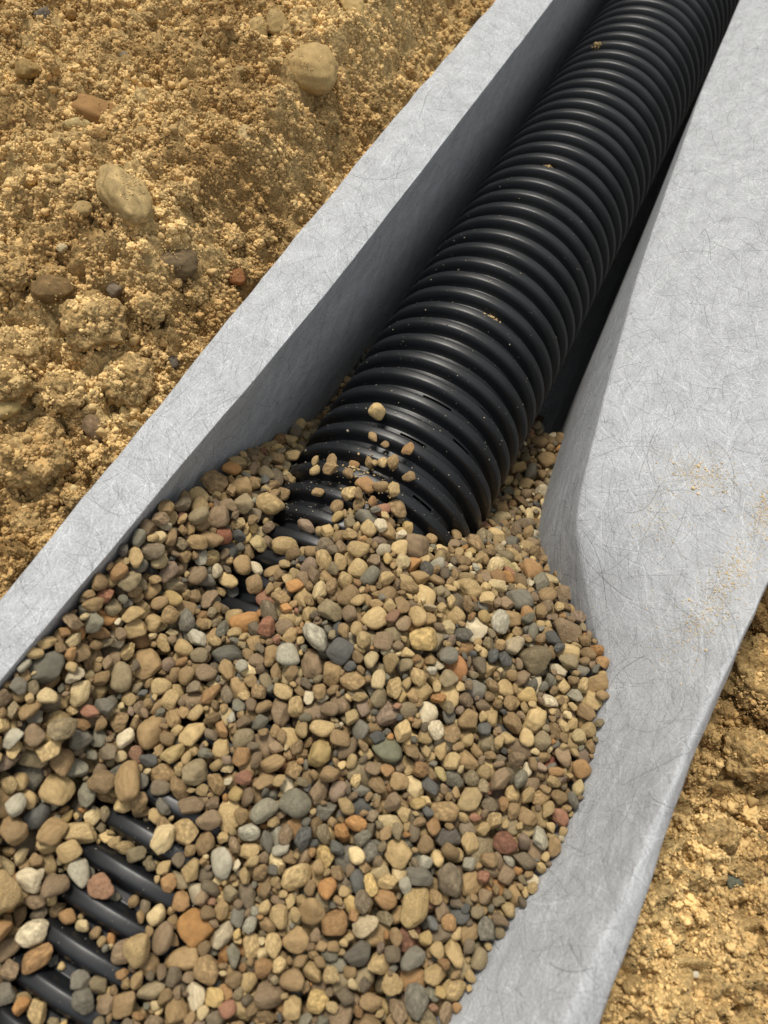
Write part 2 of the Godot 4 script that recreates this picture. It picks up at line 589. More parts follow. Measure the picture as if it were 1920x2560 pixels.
func soil_at(x: float, z: float) -> float:
	var fx := clampf((x - GX0) / GD, 0.0, gw - 1.01); var fz := clampf((z - GZ0) / GD, 0.0, gh - 1.01)
	var i := int(fx); var j := int(fz)
	fx -= i; fz -= j
	var k := j * gw + i
	return lerpf(lerpf(soil_h[k], soil_h[k + 1], fx), lerpf(soil_h[k + gw], soil_h[k + gw + 1], fx), fz)

func soil_relief(x: float, z: float, n: Array) -> float:
	var y := soil_base(x, z)
	var lumps: float = n[0].get_noise_2d(x, z)
	y += 0.0095 * lumps
	y += lerpf(0.0045, 0.008, smoothstep(-0.3, -0.18, z)) * (0.5 - absf(n[1].get_noise_2d(x, z)) * 2.2)
	y += 0.0022 * n[2].get_noise_2d(x, z)
	y += 0.0016 * n[3].get_noise_2d(x, z)
	return y

func soil_color(x: float, z: float, n: Array) -> Color:
	var damp := clampf(0.5 + 1.1 * n[4].get_noise_2d(x, z) + 0.35 * n[0].get_noise_2d(x + 3.0, z), 0.0, 1.0)
	var c := srgb(219, 188, 132).srgb_to_linear().lerp(srgb(170, 138, 90).srgb_to_linear(), damp)
	return c

func build_ground() -> void:
	var n := [noise(28.0, 2, FastNoiseLite.TYPE_SIMPLEX_SMOOTH, 51), noise(75.0, 2, FastNoiseLite.TYPE_SIMPLEX_SMOOTH, 52), noise(190.0, 2, FastNoiseLite.TYPE_SIMPLEX_SMOOTH, 53), noise(330.0, 1, FastNoiseLite.TYPE_SIMPLEX_SMOOTH, 54), noise(9.0, 3, FastNoiseLite.TYPE_SIMPLEX_SMOOTH, 55)]
	soil_noise = n
	gw = int((GX1 - GX0) / GD) + 1
	gh = int((GZ1 - GZ0) / GD) + 1
	soil_h.resize(gw * gh)
	bare.resize(gw * gh)
	for j in gh:
		var z := GZ0 + j * GD
		var l := row_at(left_rows, z)
		var r := row_at(right_rows, z)
		for i in gw:
			var x := GX0 + i * GD
			if x > l[0] + 0.004 and x < r[6] - 0.003: continue
			var y := soil_relief(x, z, n)
			if x > l[0] - 0.012 and x < 0.0: y = minf(y, 0.152)
			if x > 0.0 and x < r[6] + 0.012: y = minf(y, r[7] - 0.012)
			soil_h[j * gw + i] = y
	# clods and stones raise the surface that the crumbs settle on
	place_clods()
	# the sheet: fine in view, coarse out to the horizon, dropping into the trench between the banks
	var xs := PackedFloat32Array(); var zs := PackedFloat32Array()
	for e in [-60.0, -20.0, -8.0, -3.0, -1.5, -0.9, -0.65]: xs.append(e)
	for i in gw:
		var x := GX0 + i * GD
		if x > -0.085 and x < 0.09 and i % 10 != 0: continue
		xs.append(x)
	for e in [0.55, 0.9, 1.5, 3.0, 8.0, 20.0, 60.0]: xs.append(e)
	for e in [-60.0, -20.0, -8.0, -3.0, -1.5, -1.2, -1.0, -0.9]: zs.append(e)
	for j in gh: zs.append(GZ0 + j * GD)
	for e in [0.25, 0.5, 1.0, 3.0, 8.0, 20.0, 60.0]: zs.append(e)
	var v := PackedVector3Array(); var f := PackedInt32Array(); var c := PackedColorArray()
	for j in zs.size():
		var z := zs[j]
		var zc := clampf(z, -1.5, 0.25)
		var l := row_at(left_rows, zc)
		var r := row_at(right_rows, zc)
		for i in xs.size():
			var x := xs[i]
			var y := 0.0
			var inside: bool = x > l[0] + 0.004 and x < r[6] - 0.003
			if inside:
				if x < l[1] + 0.002: y = lerpf(0.12, -0.115, smoothstep(l[0] + 0.003, l[0] + 0.007, x))
				elif x > r[0] + 0.014: y = minf(lerpf(-0.115, r[7] - 0.03, clampf((x - r[0] - 0.018) / (r[6] - r[0]), 0.0, 1.0)), 0.12)
				else: y = -0.115
			elif z >= GZ0 and z <= GZ1 and x >= GX0 and x <= GX1: y = ground_h[int(round((z - GZ0) / GD)) * gw + int(round((x - GX0) / GD))]
			else:
				y = soil_relief(x, zc, n)
				if x > -0.13 and x < 0.0: y = minf(y, 0.15)
				if x > 0.0 and x < r[6] + 0.03: y = minf(y, r[7] - 0.02)
			v.append(Vector3(x, y, z))
			c.append(soil_color(x, z, n))
	var w := xs.size()
	for j in zs.size() - 1:
		for i in w - 1:
			var k := j * w + i
			f.append_array(PackedInt32Array([k, k + 1, k + w, k + 1, k + w + 1, k + w]))
	var o := put("ground", surface(v, f, PackedVector2Array(), c), soil_mat)
	tag(o, "loose damp sandy brown soil on both sides of the trench", "soil", "", "structure")

var soil_noise := []
var ground_h := PackedFloat32Array()

func splat(x: float, z: float, top: Callable, radius: float, bareness: int) -> void:
	for j in range(int((z - radius - GZ0) / GD), int((z + radius - GZ0) / GD) + 2):
		for i in range(int((x - radius - GX0) / GD), int((x + radius - GX0) / GD) + 2):
			if i < 0 or j < 0 or i >= gw or j >= gh: continue
			var y: float = top.call(GX0 + i * GD - x, GZ0 + j * GD - z)
			if y > soil_h[j * gw + i]:
				soil_h[j * gw + i] = y
				bare[j * gw + i] = bareness

func clod_mesh(sd: int) -> ArrayMesh:
	var base: Array = icosphere(4)
	var dirs: PackedVector3Array = base[0]
	var a := noise(1.1, 2, FastNoiseLite.TYPE_SIMPLEX_SMOOTH, sd)
	var b := noise(4.5, 3, FastNoiseLite.TYPE_SIMPLEX_SMOOTH, sd + 1)
	var out := PackedVector3Array(); var col := PackedColorArray()
	for d in dirs:
		out.append(d * (1.0 + 0.30 * a.get_noise_3dv(d) + 0.16 * b.get_noise_3dv(d)))
		col.append(srgb(214, 182, 127).srgb_to_linear().lerp(srgb(170, 138, 90).srgb_to_linear(), clampf(0.5 + b.get_noise_3dv(d * 0.6), 0, 1)))
	return surface(out, base[1], PackedVector2Array(), col)

func place_clods() -> void:
	ground_h = soil_h.duplicate()
	var meshes := []
	for i in 5: meshes.append(clod_mesh(600 + i * 7))
	var k := 0
	for s in clods:
		var r: float = s[2]
		r *= 1.15
		var y := soil_at(s[0], s[1]) + r * 0.3
		var at := Vector3(s[0], y, s[1])
		var o := put("soil_clod", meshes[k % 5], soil_mat)
		var flat := rng.randf_range(0.6, 0.85)
		o.transform = Transform3D(Basis(Vector3.UP, rng.randf() * TAU).scaled(Vector3(r, r * flat, r * rng.randf_range(0.8, 1.0))), at)
		tag(o, clod_labels[k], "clod", "soil clods on the banks")
		splat(s[0], s[1], func(dx: float, dz: float) -> float:
			var q: float = 1.0 - (dx * dx + dz * dz) / (r * r * 0.85)
			return y + r * flat * sqrt(q) * 0.95 if q > 0.0 else -1.0, r, 0)
		k += 1
	k = 0
	for s in soil_stones:
		var r: float = s[2]
		var c := srgb(s[3], s[4], s[5])
		var y := soil_at(s[0], s[1]) + r * 0.16
		var m := stone_mesh(rng.randi_range(9, 14), rng.randf_range(4.0, 8.0), 0.10)
		var long := rng.randf_range(0.95, 1.25)
		if k == 2 or k == 8: long = 1.55
		var yaw := rng.randf() * PI
		if k == 2: yaw = -0.62
		if k == 8: yaw = -0.75
		var o := put("soil_stone", m, stone_material(c, [0, 1, 1, 2][k % 4]))
		var flat := 0.68
		o.transform = Transform3D(Basis(Vector3.UP, yaw) * Basis(Vector3.BACK, rng.randf_range(-0.25, 0.25)) * Basis.from_scale(Vector3(r * long, r * flat, r * 0.9)), Vector3(s[0], y, s[1]))
		tag(o, soil_stone_labels[k], "stone", "stones lying in the soil banks")
		var rr := r
		splat(s[0], s[1], func(dx: float, dz: float) -> float:
			var q: float = 1.0 - (dx * dx + dz * dz) / (rr * rr)
			return y + rr * 0.66 * sqrt(q) if q > 0.0 else -1.0, r, 1)
		k += 1

var clod_labels := [
	"big crumbly soil clod standing between the brown stones and the flap",
	"big soil clod behind the pale stone that leans on clods",
	"medium soil clod right beside the pale leaning stone",
	"medium soil clod between the big clods and the whitish stone",
	"medium soil clod pressed against the fabric flap by the grey stone",
	"biggest soil clod below the whitish gritty stone near the flap",
	"small soil clod next to the tiny whitish chip",
	"small soil clod beside the broad flat brown stone",
	"smallest soil clod tucked against the edge of the fabric flap",
	"small soil clod between the biggest clod and the fabric flap",
	"small soil clod by the dark stone sunk near the flap",
	"small soil clod beside the large elongated pale stone",
	"small soil clod wedged between two bigger clods",
	"small soil clod under the curved pale root",
	"small soil clod among crumbs near the tiny grey pebble",
	"medium soil clod near the twin pale stones high on the bank",
	"small soil clod above the dark stone beside the flap",
	"largest dark soil clod behind the sloping fabric's hem",
	"medium soil clod touching the largest clod behind the hem",
	"medium damp soil clod next to the hem of the sloping fabric",
	"medium soil clod beyond the largest clod behind the hem",
	"small soil clod beside the grey green stone behind the hem",
	"small soil clod just below the largest pale stone",
	"small soil clod near the small pale stone on the bank",
]

var soil_stone_labels := [
	"rounded brown dusty stone on the soil bank beside a small pale stone",
	"small flat pale stone touching the rounded brown stone on the soil bank",
	"large pale elongated stone lying tilted on the soil bank",
	"small pale stone near the large elongated stone on the soil bank",
	"largest sand-dusted pale stone sunk in the bank near the fabric flap",
	"smooth dark brown stone sunk in soil near the fabric flap",
	"pale sandy stone touching a rounder twin high on the soil bank",
	"rounder pale sandy stone touching its twin high on the soil bank",
	"pale elongated stone by a little grey pebble high on the soil bank",
	"little grey pebble next to a pale elongated stone on the soil bank",
	"tiny whitish stone chip on the open soil bank",
	"rusty orange stone sunk in soil near the fabric flap",
	"small grey stone sunk in soil between the clods",
	"whitish gritty stone by a flat brown stone beside the fabric flap",
	"flat purplish brown stone by a whitish one beside the fabric flap",
	"small grey stone with a pale face in soil beside the flap",
	"pale dusty stone leaning against big soil clods",
	"pale stone on the broken edge of the soil bank",
	"sand-covered tan stone on the far open soil bank",
	"grey green stone in the soil behind the sloping fabric",
	"tiny white stone chip in the soil behind the sloping fabric",
	"broad flat brown stone under crumbs on the open soil bank",
	"small grey stone in the crumbs of the far open bank",
	"small tan stone in loose soil high on the bank",
	"tiny grey pebble in loose soil high on the bank",
]

# ---------------------------------------------------------------- fabric
func build_fabric() -> void:
	var zs := PackedFloat32Array()
	var z := 0.25
	while z > -0.95:
		zs.append(z)
		z -= 0.004
	while z > -1.5:
		zs.append(z)
		z -= 0.02
	var folds := noise(16.0, 2, FastNoiseLite.TYPE_SIMPLEX_SMOOTH, 61)
	var creases := noise(60.0, 2, FastNoiseLite.TYPE_SIMPLEX_SMOOTH, 62)
	var count := profile_at(0.0).size()
	var v := PackedVector3Array(); var uv := PackedVector2Array()
	for zz in zs:
		var p := profile_at(zz)
		var arc := 0.0
		for i in count:
			if i > 0: arc += p[i].distance_to(p[i - 1])
			var t := (p[mini(i + 1, count - 1)] - p[maxi(i - 1, 0)]).normalized()
			var nrm := Vector2(-t.y, t.x)
			var flap := 1.0 - smoothstep(0.06, 0.10, arc)
			var slope := smoothstep(0.5, 0.56, float(i) / count)
			var push := 0.0005 * folds.get_noise_2d(arc * 0.6, zz) * (1.0 - 0.3 * slope) + 0.00016 * creases.get_noise_2d(arc * 1.6 + zz * 0.9, zz * 0.3) * (1.0 + 1.0 * slope) * (1.0 - 0.6 * flap)
			var q := p[i] + nrm * push
			v.append(Vector3(q.x, q.y, zz))
			uv.append(Vector2(arc, zz))
	# parts: columns between the control points of the profile
	var root := Node3D.new()
	root.name = numbered("fabric_liner")
	add_child(root)
	tag(root, "grey nonwoven geotextile sheet lining the trench around the pipe and gravel", "fabric")
	var cuts := [[0, 48, "folded_flap", "pale flat strip of fabric folded over the bank"], [48, 88, "side_wall", "upright shaded wall of fabric below the folded strip"], [88, 108, "floor_sheet", ""], [108, 124, "lower_wall", "steep shaded fabric beside the pipe below the slope"], [124, 148, "sloping_side", "wide sloping sheet of fabric with sand smudges"], [148, count - 1, "hem", "rolled pale edge of the sloping fabric"]]
	for cut in cuts:
		var a: int = cut[0]; var b: int = cut[1]
		var w := b - a + 1
		var pv := PackedVector3Array(); var pu := PackedVector2Array(); var f := PackedInt32Array(); var col := PackedColorArray()
		for j in zs.size():
			for i in w:
				pv.append(v[j * count + a + i])
				pu.append(uv[j * count + a + i])
				col.append(Color(1, 1, 1))
		for j in zs.size() - 1:
			for i in w - 1:
				var k := j * w + i
				f.append_array(PackedInt32Array([k, k + w, k + 1, k + 1, k + w, k + w + 1]))
		var o := put(cut[2], surface(pv, f, pu, col), fabric_mat, root)
		if cut[3]: o.set_meta("label", cut[3])

# ---------------------------------------------------------------- pipe
# slots: rib number of the valley's z, start and end angle (degrees from the crown, towards +x)
var slots := [[-0.2354, -6.0, 12.0], [-0.2635, -4.0, 14.0], [-0.2445, 25.0, 40.0], [-0.28, 30.0, 44.0], [-0.2025, 20.0, 34.0]]

func build_pipe() -> void:
	var seg := 144
	var per := 20
	var step := PITCH / per
	var first := 0.20
	var rings := int((first + 1.30) / step)
	var v := PackedVector3Array(); var f := PackedInt32Array()
	v.resize(rings * seg)
	for j in rings:
		var z := first - j * step
		for i in seg:
			var a := TAU * i / seg - PI
			var r := pipe_radius(z, a)
			v[j * seg + i] = Vector3(sin(a) * r, AXIS_Y + cos(a) * r, z)
	var open := {}
	for s in slots:
		var z0: float = s[0]
		var m := roundf((z0 - PHASE) / PITCH - 0.5) + 0.5      # the valley nearest to it
		var j0 := int(floor((first - (m * PITCH + PHASE)) / step))
		for i in seg:
			var a := rad_to_deg(TAU * (i + 0.5) / seg - PI)
			if a > s[1] and a < s[2]:
				open[j0 * seg + i] = true
				open[(j0 + 1) * seg + i] = true
	for j in rings - 1:
		for i in seg:
			if open.has(j * seg + i): continue
			var k := j * seg + i; var k2 := j * seg + (i + 1) % seg
			f.append_array(PackedInt32Array([k, k + seg, k2, k2, k + seg, k2 + seg]))
	var o := put("drain_pipe", surface(v, f), pipe_mat)
	tag(o, "black corrugated plastic drain pipe half buried in the gravel", "pipe")

# ---------------------------------------------------------------- gravel
const HX0 := -0.125
const HZ0 := -0.46
const HD := 0.001
const HW := 322
const HH := 640
var heap := PackedFloat32Array()
var owner_of := PackedInt32Array()
var goal := PackedFloat32Array()
var inner := PackedByteArray()
var stones := []          # [mesh number, transform, colour index, kind, centre]
var foot_at := PackedInt32Array()
var foot_lo := PackedFloat32Array()
var foot_hi := PackedFloat32Array()

# stone colours: r, g, b, weight, name
var palette := [
	[181, 151, 106, 15, "tan brown"],
	[168, 140, 100, 14, "dull brown"],
	[202, 173, 122, 13, "sandy tan"],
	[160, 136, 105, 10, "grey brown"],
	[166, 148, 113, 8, "olive grey"],
	[141, 125, 100, 5, "dark brown grey"],
	[221, 191, 136, 9, "light tan"],
	[181, 142, 96, 4, "rust brown"],
	[139, 132, 115, 4, "slate grey"],
	[110, 108, 101, 3, "dark slate"],
	[149, 142, 120, 4, "grey green"],
	[236, 210, 157, 4, "cream"],
	[236, 218, 180, 2, "creamy white"],
	[205, 153, 96, 2, "ochre orange"],
	[184, 142, 110, 1, "dusty pink"],
	[177, 129, 101, 1, "brick red"],
	[162, 139, 115, 2, "purplish brown"],
	[202, 193, 167, 2, "pale grey"],
	[221, 188, 125, 2, "ochre yellow"],
]

func footprint(basis: Basis) -> void:
	# the heights of an ellipsoid's lower and upper side over the cells it covers; basis columns are its semi-axes
	foot_at.clear(); foot_lo.clear(); foot_hi.clear()
	var inv := basis.inverse()
	var q := inv.transposed() * inv
	var a: float = q.y.y
	var reach := maxf(basis.x.length(), maxf(basis.y.length(), basis.z.length()))
	var n := int(ceil(reach / HD))
	for dz in range(-n, n + 1):
		for dx in range(-n, n + 1):
			var x := dx * HD; var z := dz * HD
			var b: float = q.x.y * x + q.z.y * z
			var c: float = q.x.x * x * x + 2.0 * q.x.z * x * z + q.z.z * z * z - 1.0
			var det := b * b - a * c
			if det <= 0.0: continue
			var s := sqrt(det)
			foot_at.append(dz * HW + dx)
			foot_lo.append((-b - s) / a)
			foot_hi.append((-b + s) / a)

func rest_height(cell: int) -> float:
	var y := -1.0
	for k in foot_at.size():
		var h := heap[cell + foot_at[k]] - foot_lo[k]
		if h > y: y = h
	return y

# a stone rolls down to the deepest spot beside it
func roll(cell: int, y: float) -> Array:
	for step in [3, 2, 1]:
		for turn in 5:
			var best := cell
			for way in [step, -step, step * HW, -step * HW]:
				var c: int = cell + way
				if inner[c] == 0: continue
				var h := rest_height(c)
				if h < y - 0.0001:
					y = h
					best = c
			if best == cell: break
			cell = best
	return [cell, y]

func settle(cell: int, y: float, id: int) -> void:
	for k in foot_at.size():
		var h := y + foot_hi[k]
		var at := cell + foot_at[k]
		if h > heap[at]:
			heap[at] = h
			owner_of[at] = id

func random_stone_basis(size: float) -> Basis:
	var a := size
	var b := size * rng.randf_range(0.58, 0.95)
	var c := size * rng.randf_range(0.45, 0.75)
	return Basis(Vector3.UP, rng.randf() * TAU) * Basis(Vector3.RIGHT, rng.randfn(0.0, 0.35)) * Basis(Vector3.BACK, rng.randfn(0.0, 0.35)) * Basis.from_scale(Vector3(a, c, b))

func pick_color() -> int:
	var total := 0
	for p in palette: total += p[3]
	var w := rng.randi() % total
	for i in palette.size():
		w -= palette[i][3]
		if w < 0: return i
	return 0

var pebble_meshes := []

func build_gravel() -> void:
	for i in 40:
		var kind := i % 5
		if kind < 2: pebble_meshes.append(stone_mesh(rng.randi_range(9, 13), rng.randf_range(5.0, 8.0), 0.06))          # river-worn
		elif kind < 4: pebble_meshes.append(stone_mesh(rng.randi_range(7, 10), rng.randf_range(9.0, 16.0), 0.07))       # worn corners
		else: pebble_meshes.append(stone_mesh(rng.randi_range(6, 8), rng.randf_range(16.0, 30.0), 0.09))                # broken
	# what the stones come to rest on: fines below, the pipe, the fabric
	heap.resize(HW * HH); owner_of.resize(HW * HH); goal.resize(HW * HH); inner.resize(HW * HH)
	owner_of.fill(-1)
	var bedv := PackedVector3Array(); var bedf := PackedInt32Array()
	var cells := PackedInt32Array()
	for j in HH:
		var z := HZ0 + j * HD
		var l := row_at(left_rows, z)
		var profile := profile_at(z)
		var pi := profile.size() / 2
		for i in HW:
			var x := HX0 + i * HD
			var g := gravel_level(x, z)
			goal[j * HW + i] = g
			var y := maxf(maxf(g - 0.027, -0.09), pipe_top(x, z))
			if x < l[1] - lerpf(0.001, 0.004, clampf((0.155 - g) / 0.08, 0.0, 1.0)): y = 0.3
			if x > 0.05:
				while pi < profile.size() - 2 and profile[pi + 1].x < x: pi += 1
				y = maxf(y, lerpf(profile[pi].y, profile[pi + 1].y, clampf((x - profile[pi].x) / maxf(profile[pi + 1].x - profile[pi].x, 1e-6), 0, 1)) if x < profile[profile.size() - 3].x else 0.3)
			heap[j * HW + i] = y
			if y < g and i > 16 and j > 16 and i < HW - 17 and j < HH - 17:
				cells.append(j * HW + i)
				inner[j * HW + i] = 1
	var step := 5
	for j in range(0, HH, step):
		for i in range(0, HW, step):
			bedv.append(Vector3(HX0 + i * HD, maxf(goal[j * HW + i] - 0.025, -0.09), HZ0 + j * HD))
	var bw := int(ceil(float(HW) / step)); var bh := int(ceil(float(HH) / step))
	for j in bh - 1:
		for i in bw - 1:
			var k := j * bw + i
			var x := HX0 + i * step * HD; var z := HZ0 + j * step * HD
			var lx: float = row_at(left_rows, z)[1]; var rr := row_at(right_rows, z)
			if x < lx - 0.005 or bedv[k].y > fabric_height_right(maxf(x, 0.0), z) + 0.012: continue
			if x > rr[2] + 0.01: continue
			bedf.append_array(PackedInt32Array([k, k + 1, k + bw, k + 1, k + bw + 1, k + bw]))
	# drop stone after stone: of a few spots tried, each takes the one that lies deepest below the level to be reached
	var idle := 0
	var sizes := [0.0, 0.0]
	var n := 0
	while idle < 320 and n < 14000:
		n += 1
		var size := 0.0051 * exp(rng.randfn(0.0, 0.23))
		if rng.randf() < 0.10: size = rng.randf_range(0.0022, 0.0038)
		size = clampf(size, 0.002, 0.0085)
		var basis := random_stone_basis(size)
		footprint(basis)
		var best := -1; var best_y := 0.0; var best_gap := 0.0
		for t in 7:
			var cell := cells[rng.randi() % cells.size()]
			var y := rest_height(cell)
			var gap := goal[cell] - y
			if gap > best_gap:
				best_gap = gap; best = cell; best_y = y
		if best < 0:
			idle += 1
			continue
		idle = 0
		var rolled := roll(best, best_y)
		add_stone(rolled[0], rolled[1], basis)
	# a fuller top where it is thin: small stones and grit in the gaps
	for t in 2200:
		var basis := random_stone_basis(rng.randf_range(0.0013, 0.0032))
		footprint(basis)
		var cell := cells[rng.randi() % cells.size()]
		var y := rest_height(cell)
		var rolled := roll(cell, y)
		if rolled[1] < goal[rolled[0]] - 0.001: add_stone(rolled[0], rolled[1], basis)
	# single stones lying on the ribs
	var pipe_from := stones.size()
	for s in on_pipe:
		var basis := random_stone_basis(s[2] * 1.5)
		footprint(basis)
		var cell := int((s[1] - HZ0) / HD) * HW + int((s[0] - HX0) / HD)
		add_stone(cell, rest_height(cell), basis)
		stones[-1][2] = [0, 2, 6, 0, 1, 7][stones.size() % 6]
	for t in 34:
		var basis := random_stone_basis(0.0052 * exp(rng.randfn(0.0, 0.22)))
		footprint(basis)
		var cell := int((rng.randf_range(-0.035, 0.115) - HZ0) / HD) * HW + int((rng.randf_range(-0.055, 0.012) - HX0) / HD)
		var y := rest_height(cell)
		var rolled := roll(cell, y)
		if rolled[1] < AXIS_Y + 0.0655: add_stone(rolled[0], rolled[1], basis)
	var names := {}
	for a in accents:
		var cell := int((a[1] - HZ0) / HD) * HW + int((a[0] - HX0) / HD)
		var id := owner_of[cell]
		if id >= 0: names[id] = [srgb(a[2], a[3], a[4]).lerp(srgb(186, 158, 118), 0.3), a[5]]
	# which stones show largest: cells each one owns on the surface, weighed by nearness to the camera
	var shown := {}
	var eye := Vector3(0.0575, 0.479, 0.0)
	var look := Vector3(-0.11865, -0.88136, -0.4573); var rightw := Vector3(0.88906, 0.11079, -0.44419); var upw := Vector3(-0.44216, 0.45927, -0.77044)
	for at in owner_of.size():
		var id := owner_of[at]
		if id < 0: continue
		var d := Vector3(HX0 + (at % HW) * HD, heap[at], HZ0 + (at / HW) * HD) - eye
		var w := d.dot(look)
		if absf(d.dot(rightw) / w) > 0.506 or absf(d.dot(upw) / w) > 0.6745: continue
		shown[id] = shown.get(id, 0.0) + 1.0 / (w * w)
	var order := shown.keys()
	order.sort_custom(func(a, b): return shown[a] + (1e6 if names.has(a) or a >= pipe_from else 0.0) > shown[b] + (1e6 if names.has(b) or b >= pipe_from else 0.0))
	var single := {}
	for k in mini(300, order.size()): single[order[k]] = true
	var heaps := []
	for i in pebble_meshes.size(): heaps.append([])
	for id in stones.size():
		var s: Array = stones[id]
		if single.has(id): single_pebble(id, s, names.get(id, null), id >= pipe_from)
		else: heaps[s[0]].append(s)
	label_pebbles()
	var root := Node3D.new()
	root.name = numbered("gravel")
	add_child(root)
	tag(root, "mixed brown pea gravel filling the lined trench around the pipe", "gravel", "", "stuff")
	for i in heaps.size():
		if heaps[i].is_empty(): continue
		var mm := MultiMesh.new()
		mm.transform_format = MultiMesh.TRANSFORM_3D
		mm.use_colors = true
		mm.mesh = pebble_meshes[i]
		mm.instance_count = heaps[i].size()
		for k in heaps[i].size():
			mm.set_instance_transform(k, heaps[i][k][1])
			var p: Array = palette[heaps[i][k][2]]
			var j := rng.randf_range(0.85, 1.07)
			mm.set_instance_color(k, srgb(p[0] * j, p[1] * j, p[2] * j).srgb_to_linear())
		var o := MultiMeshInstance3D.new()
		o.name = "pebbles"
		o.multimesh = mm
		var m: StandardMaterial3D = stone_material(Color.WHITE, i % 4)
		m.vertex_color_use_as_albedo = true
		o.material_override = m
		o.set_meta("kind", "stuff")
		root.add_child(o, true)
	var bed_mat := StandardMaterial3D.new()
	bed_mat.resource_name = "fines"
	bed_mat.albedo_color = srgb(96, 78, 54)
	bed_mat.roughness = 1.0
	put("fines", surface(bedv, bedf), bed_mat, root)

func add_stone(cell: int, y: float, basis: Basis) -> void:
	settle(cell, y, stones.size())
	var at := Vector3(HX0 + (cell % HW) * HD, y - 0.0002, HZ0 + (cell / HW) * HD)
	stones.append([rng.randi() % pebble_meshes.size(), Transform3D(basis, at), pick_color(), 0])

var singles := []

# look and place; where two would read alike, the pebble each one lies next to tells them apart
func label_pebbles() -> void:
	var count := {}
	for s in singles: count[s[1] + s[2]] = count.get(s[1] + s[2], 0) + 1
	for s in singles:
		var label: String = s[1] + " " + s[2]
		if count[s[1] + s[2]] > 1:
			var near := 9.0
			var other := []
			for q in singles:
				var d: float = q[0].position.distance_to(s[0].position)
				if q[0] != s[0] and d < near:
					near = d
					other = q
			if near < 0.022: label = s[1] + " next to a " + other[3] + " one"
		tag(s[0], label, "pebble", "pebbles of the gravel fill")

func single_pebble(id: int, s: Array, named, on_ribs: bool) -> void:
	var p: Array = palette[s[2]]
	var c := srgb(p[0], p[1], p[2])
	var tone: String = p[4]
	if named != null:
		c = named[0]
		tone = named[1]
	var t: Transform3D = s[1]
	var o := put("pebble", pebble_meshes[s[0]], stone_material(c, s[0] % 4))
	o.transform = t
	var a := t.basis.x.length(); var cc := t.basis.y.length(); var b := t.basis.z.length()
	var kind: int = s[0] % 5
	var form := "smooth" if kind < 2 else ("blunt-cornered" if kind < 4 else "sharp-edged")
	var plan := "round" if b / a > 0.85 else ("oval" if b / a > 0.74 else "elongated")
	if cc / a < 0.54: plan = "flat " + plan
	var size := "tiny" if a < 0.0036 else ("small" if a < 0.005 else ("medium" if a < 0.0063 else ("large" if a < 0.0076 else "bulky")))
	var x := t.origin.x; var z := t.origin.z
	var r := row_at(right_rows, z)
	var place := "in open gravel beside the buried pipe"
	if on_ribs: place = "lying loose on the bare pipe ribs"
	elif x > r[2] - 0.025: place = "against the sloping fabric side"
	elif x < -0.058: place = "by the upright wall under the flap"
	elif absf(x) <= 0.058 and z > -0.02: place = "over ribs showing through the gravel"
	elif absf(x) <= 0.058 and z < -0.13: place = "where gravel meets the bare pipe"
	elif absf(x) <= 0.058: place = "on the gravel mound over the buried pipe"
	var look := "%s %s %s %s pebble" % [size, tone, form, plan]
	singles.append([o, look, place, "%s %s %s" % [size, tone, plan.trim_prefix("flat ")]])

# ---------------------------------------------------------------- soil crumbs
func build_soil_details() -> void:
	var meshes := []
	for i in 6: meshes.append(stone_mesh(rng.randi_range(5, 8), 12.0, 0.7, 1, 3.0))
	var lump_meshes := []
	var lumps := [[], [], []]
	for i in 3: lump_meshes.append(lump_mesh(900 + i * 5))
	var per := [[], [], [], [], [], []]
	var clump := noise(60.0, 2, FastNoiseLite.TYPE_SIMPLEX_SMOOTH, 71)
	var total := 290000
	var made := 0
	var tries := 0
	while made < total and tries < total * 6:
		tries += 1
		var x := 0.0; var z := 0.0
		if rng.randf() < 0.84:
			x = rng.randf_range(-0.44, -0.10); z = rng.randf_range(-0.72, 0.02)
			if z < -0.45 and x < -0.30 and rng.randf() < 0.7: continue
			if z > -0.10 and x < -0.24: continue
		else:
			x = rng.randf_range(0.165, 0.31); z = rng.randf_range(-0.30, 0.06)
		var l := row_at(left_rows, z)
		if x < 0.0 and x > l[0] - 0.001: continue
		if x > 0.0:
			var r := row_at(right_rows, z)
			if x < r[6] + 0.003: continue
		var cell := int(round((z - GZ0) / GD)) * gw + int(round((x - GX0) / GD))
		if bare[cell] == 1 and rng.randf() < 0.93: continue
		var q := clump.get_noise_2d(x, z)
		if rng.randf() > 0.5 + 1.5 * q: continue
		var size := 0.00058 * exp(rng.randfn(0.0, 0.42)) * (1.0 + 0.5 * q)
		if bare[cell] == 1: size *= 0.5
		var big: bool = bare[cell] == 0 and rng.randf() < 0.011
		if big: size = 0.0016 * exp(absf(rng.randfn(0.0, 0.5)))
		size = clampf(size, 0.0004, 0.0058)
		var y := soil_at(x, z) + size * rng.randf_range(-0.2, 0.8)
		var basis := Basis(Vector3(rng.randfn(), rng.randfn(), rng.randfn()).normalized(), rng.randf() * TAU) * Basis.from_scale(Vector3(size, size * rng.randf_range(0.7, 1.0), size * rng.randf_range(0.7, 1.0)))
		var c := soil_color(x, z, soil_noise)
		var j := rng.randf_range(0.62, 1.32)
		c = Color(c.r * j, c.g * j, c.b * j)
		if rng.randf() < 0.02: c = srgb(205, 180, 130).srgb_to_linear()
		(lumps[rng.randi() % 3] if big else per[rng.randi() % 6]).append([Transform3D(basis, Vector3(x, y, z)), c])
		made += 1
	var root := Node3D.new()
	root.name = numbered("soil_crumbs")
	add_child(root)
	tag(root, "loose crumbs of sandy brown soil covering both banks", "soil", "", "stuff")
	for i in 6: scatter("crumbs", meshes[i], crumb_mat, per[i], root)
	for i in 3: scatter("lumps", lump_meshes[i], crumb_mat, lumps[i], root)

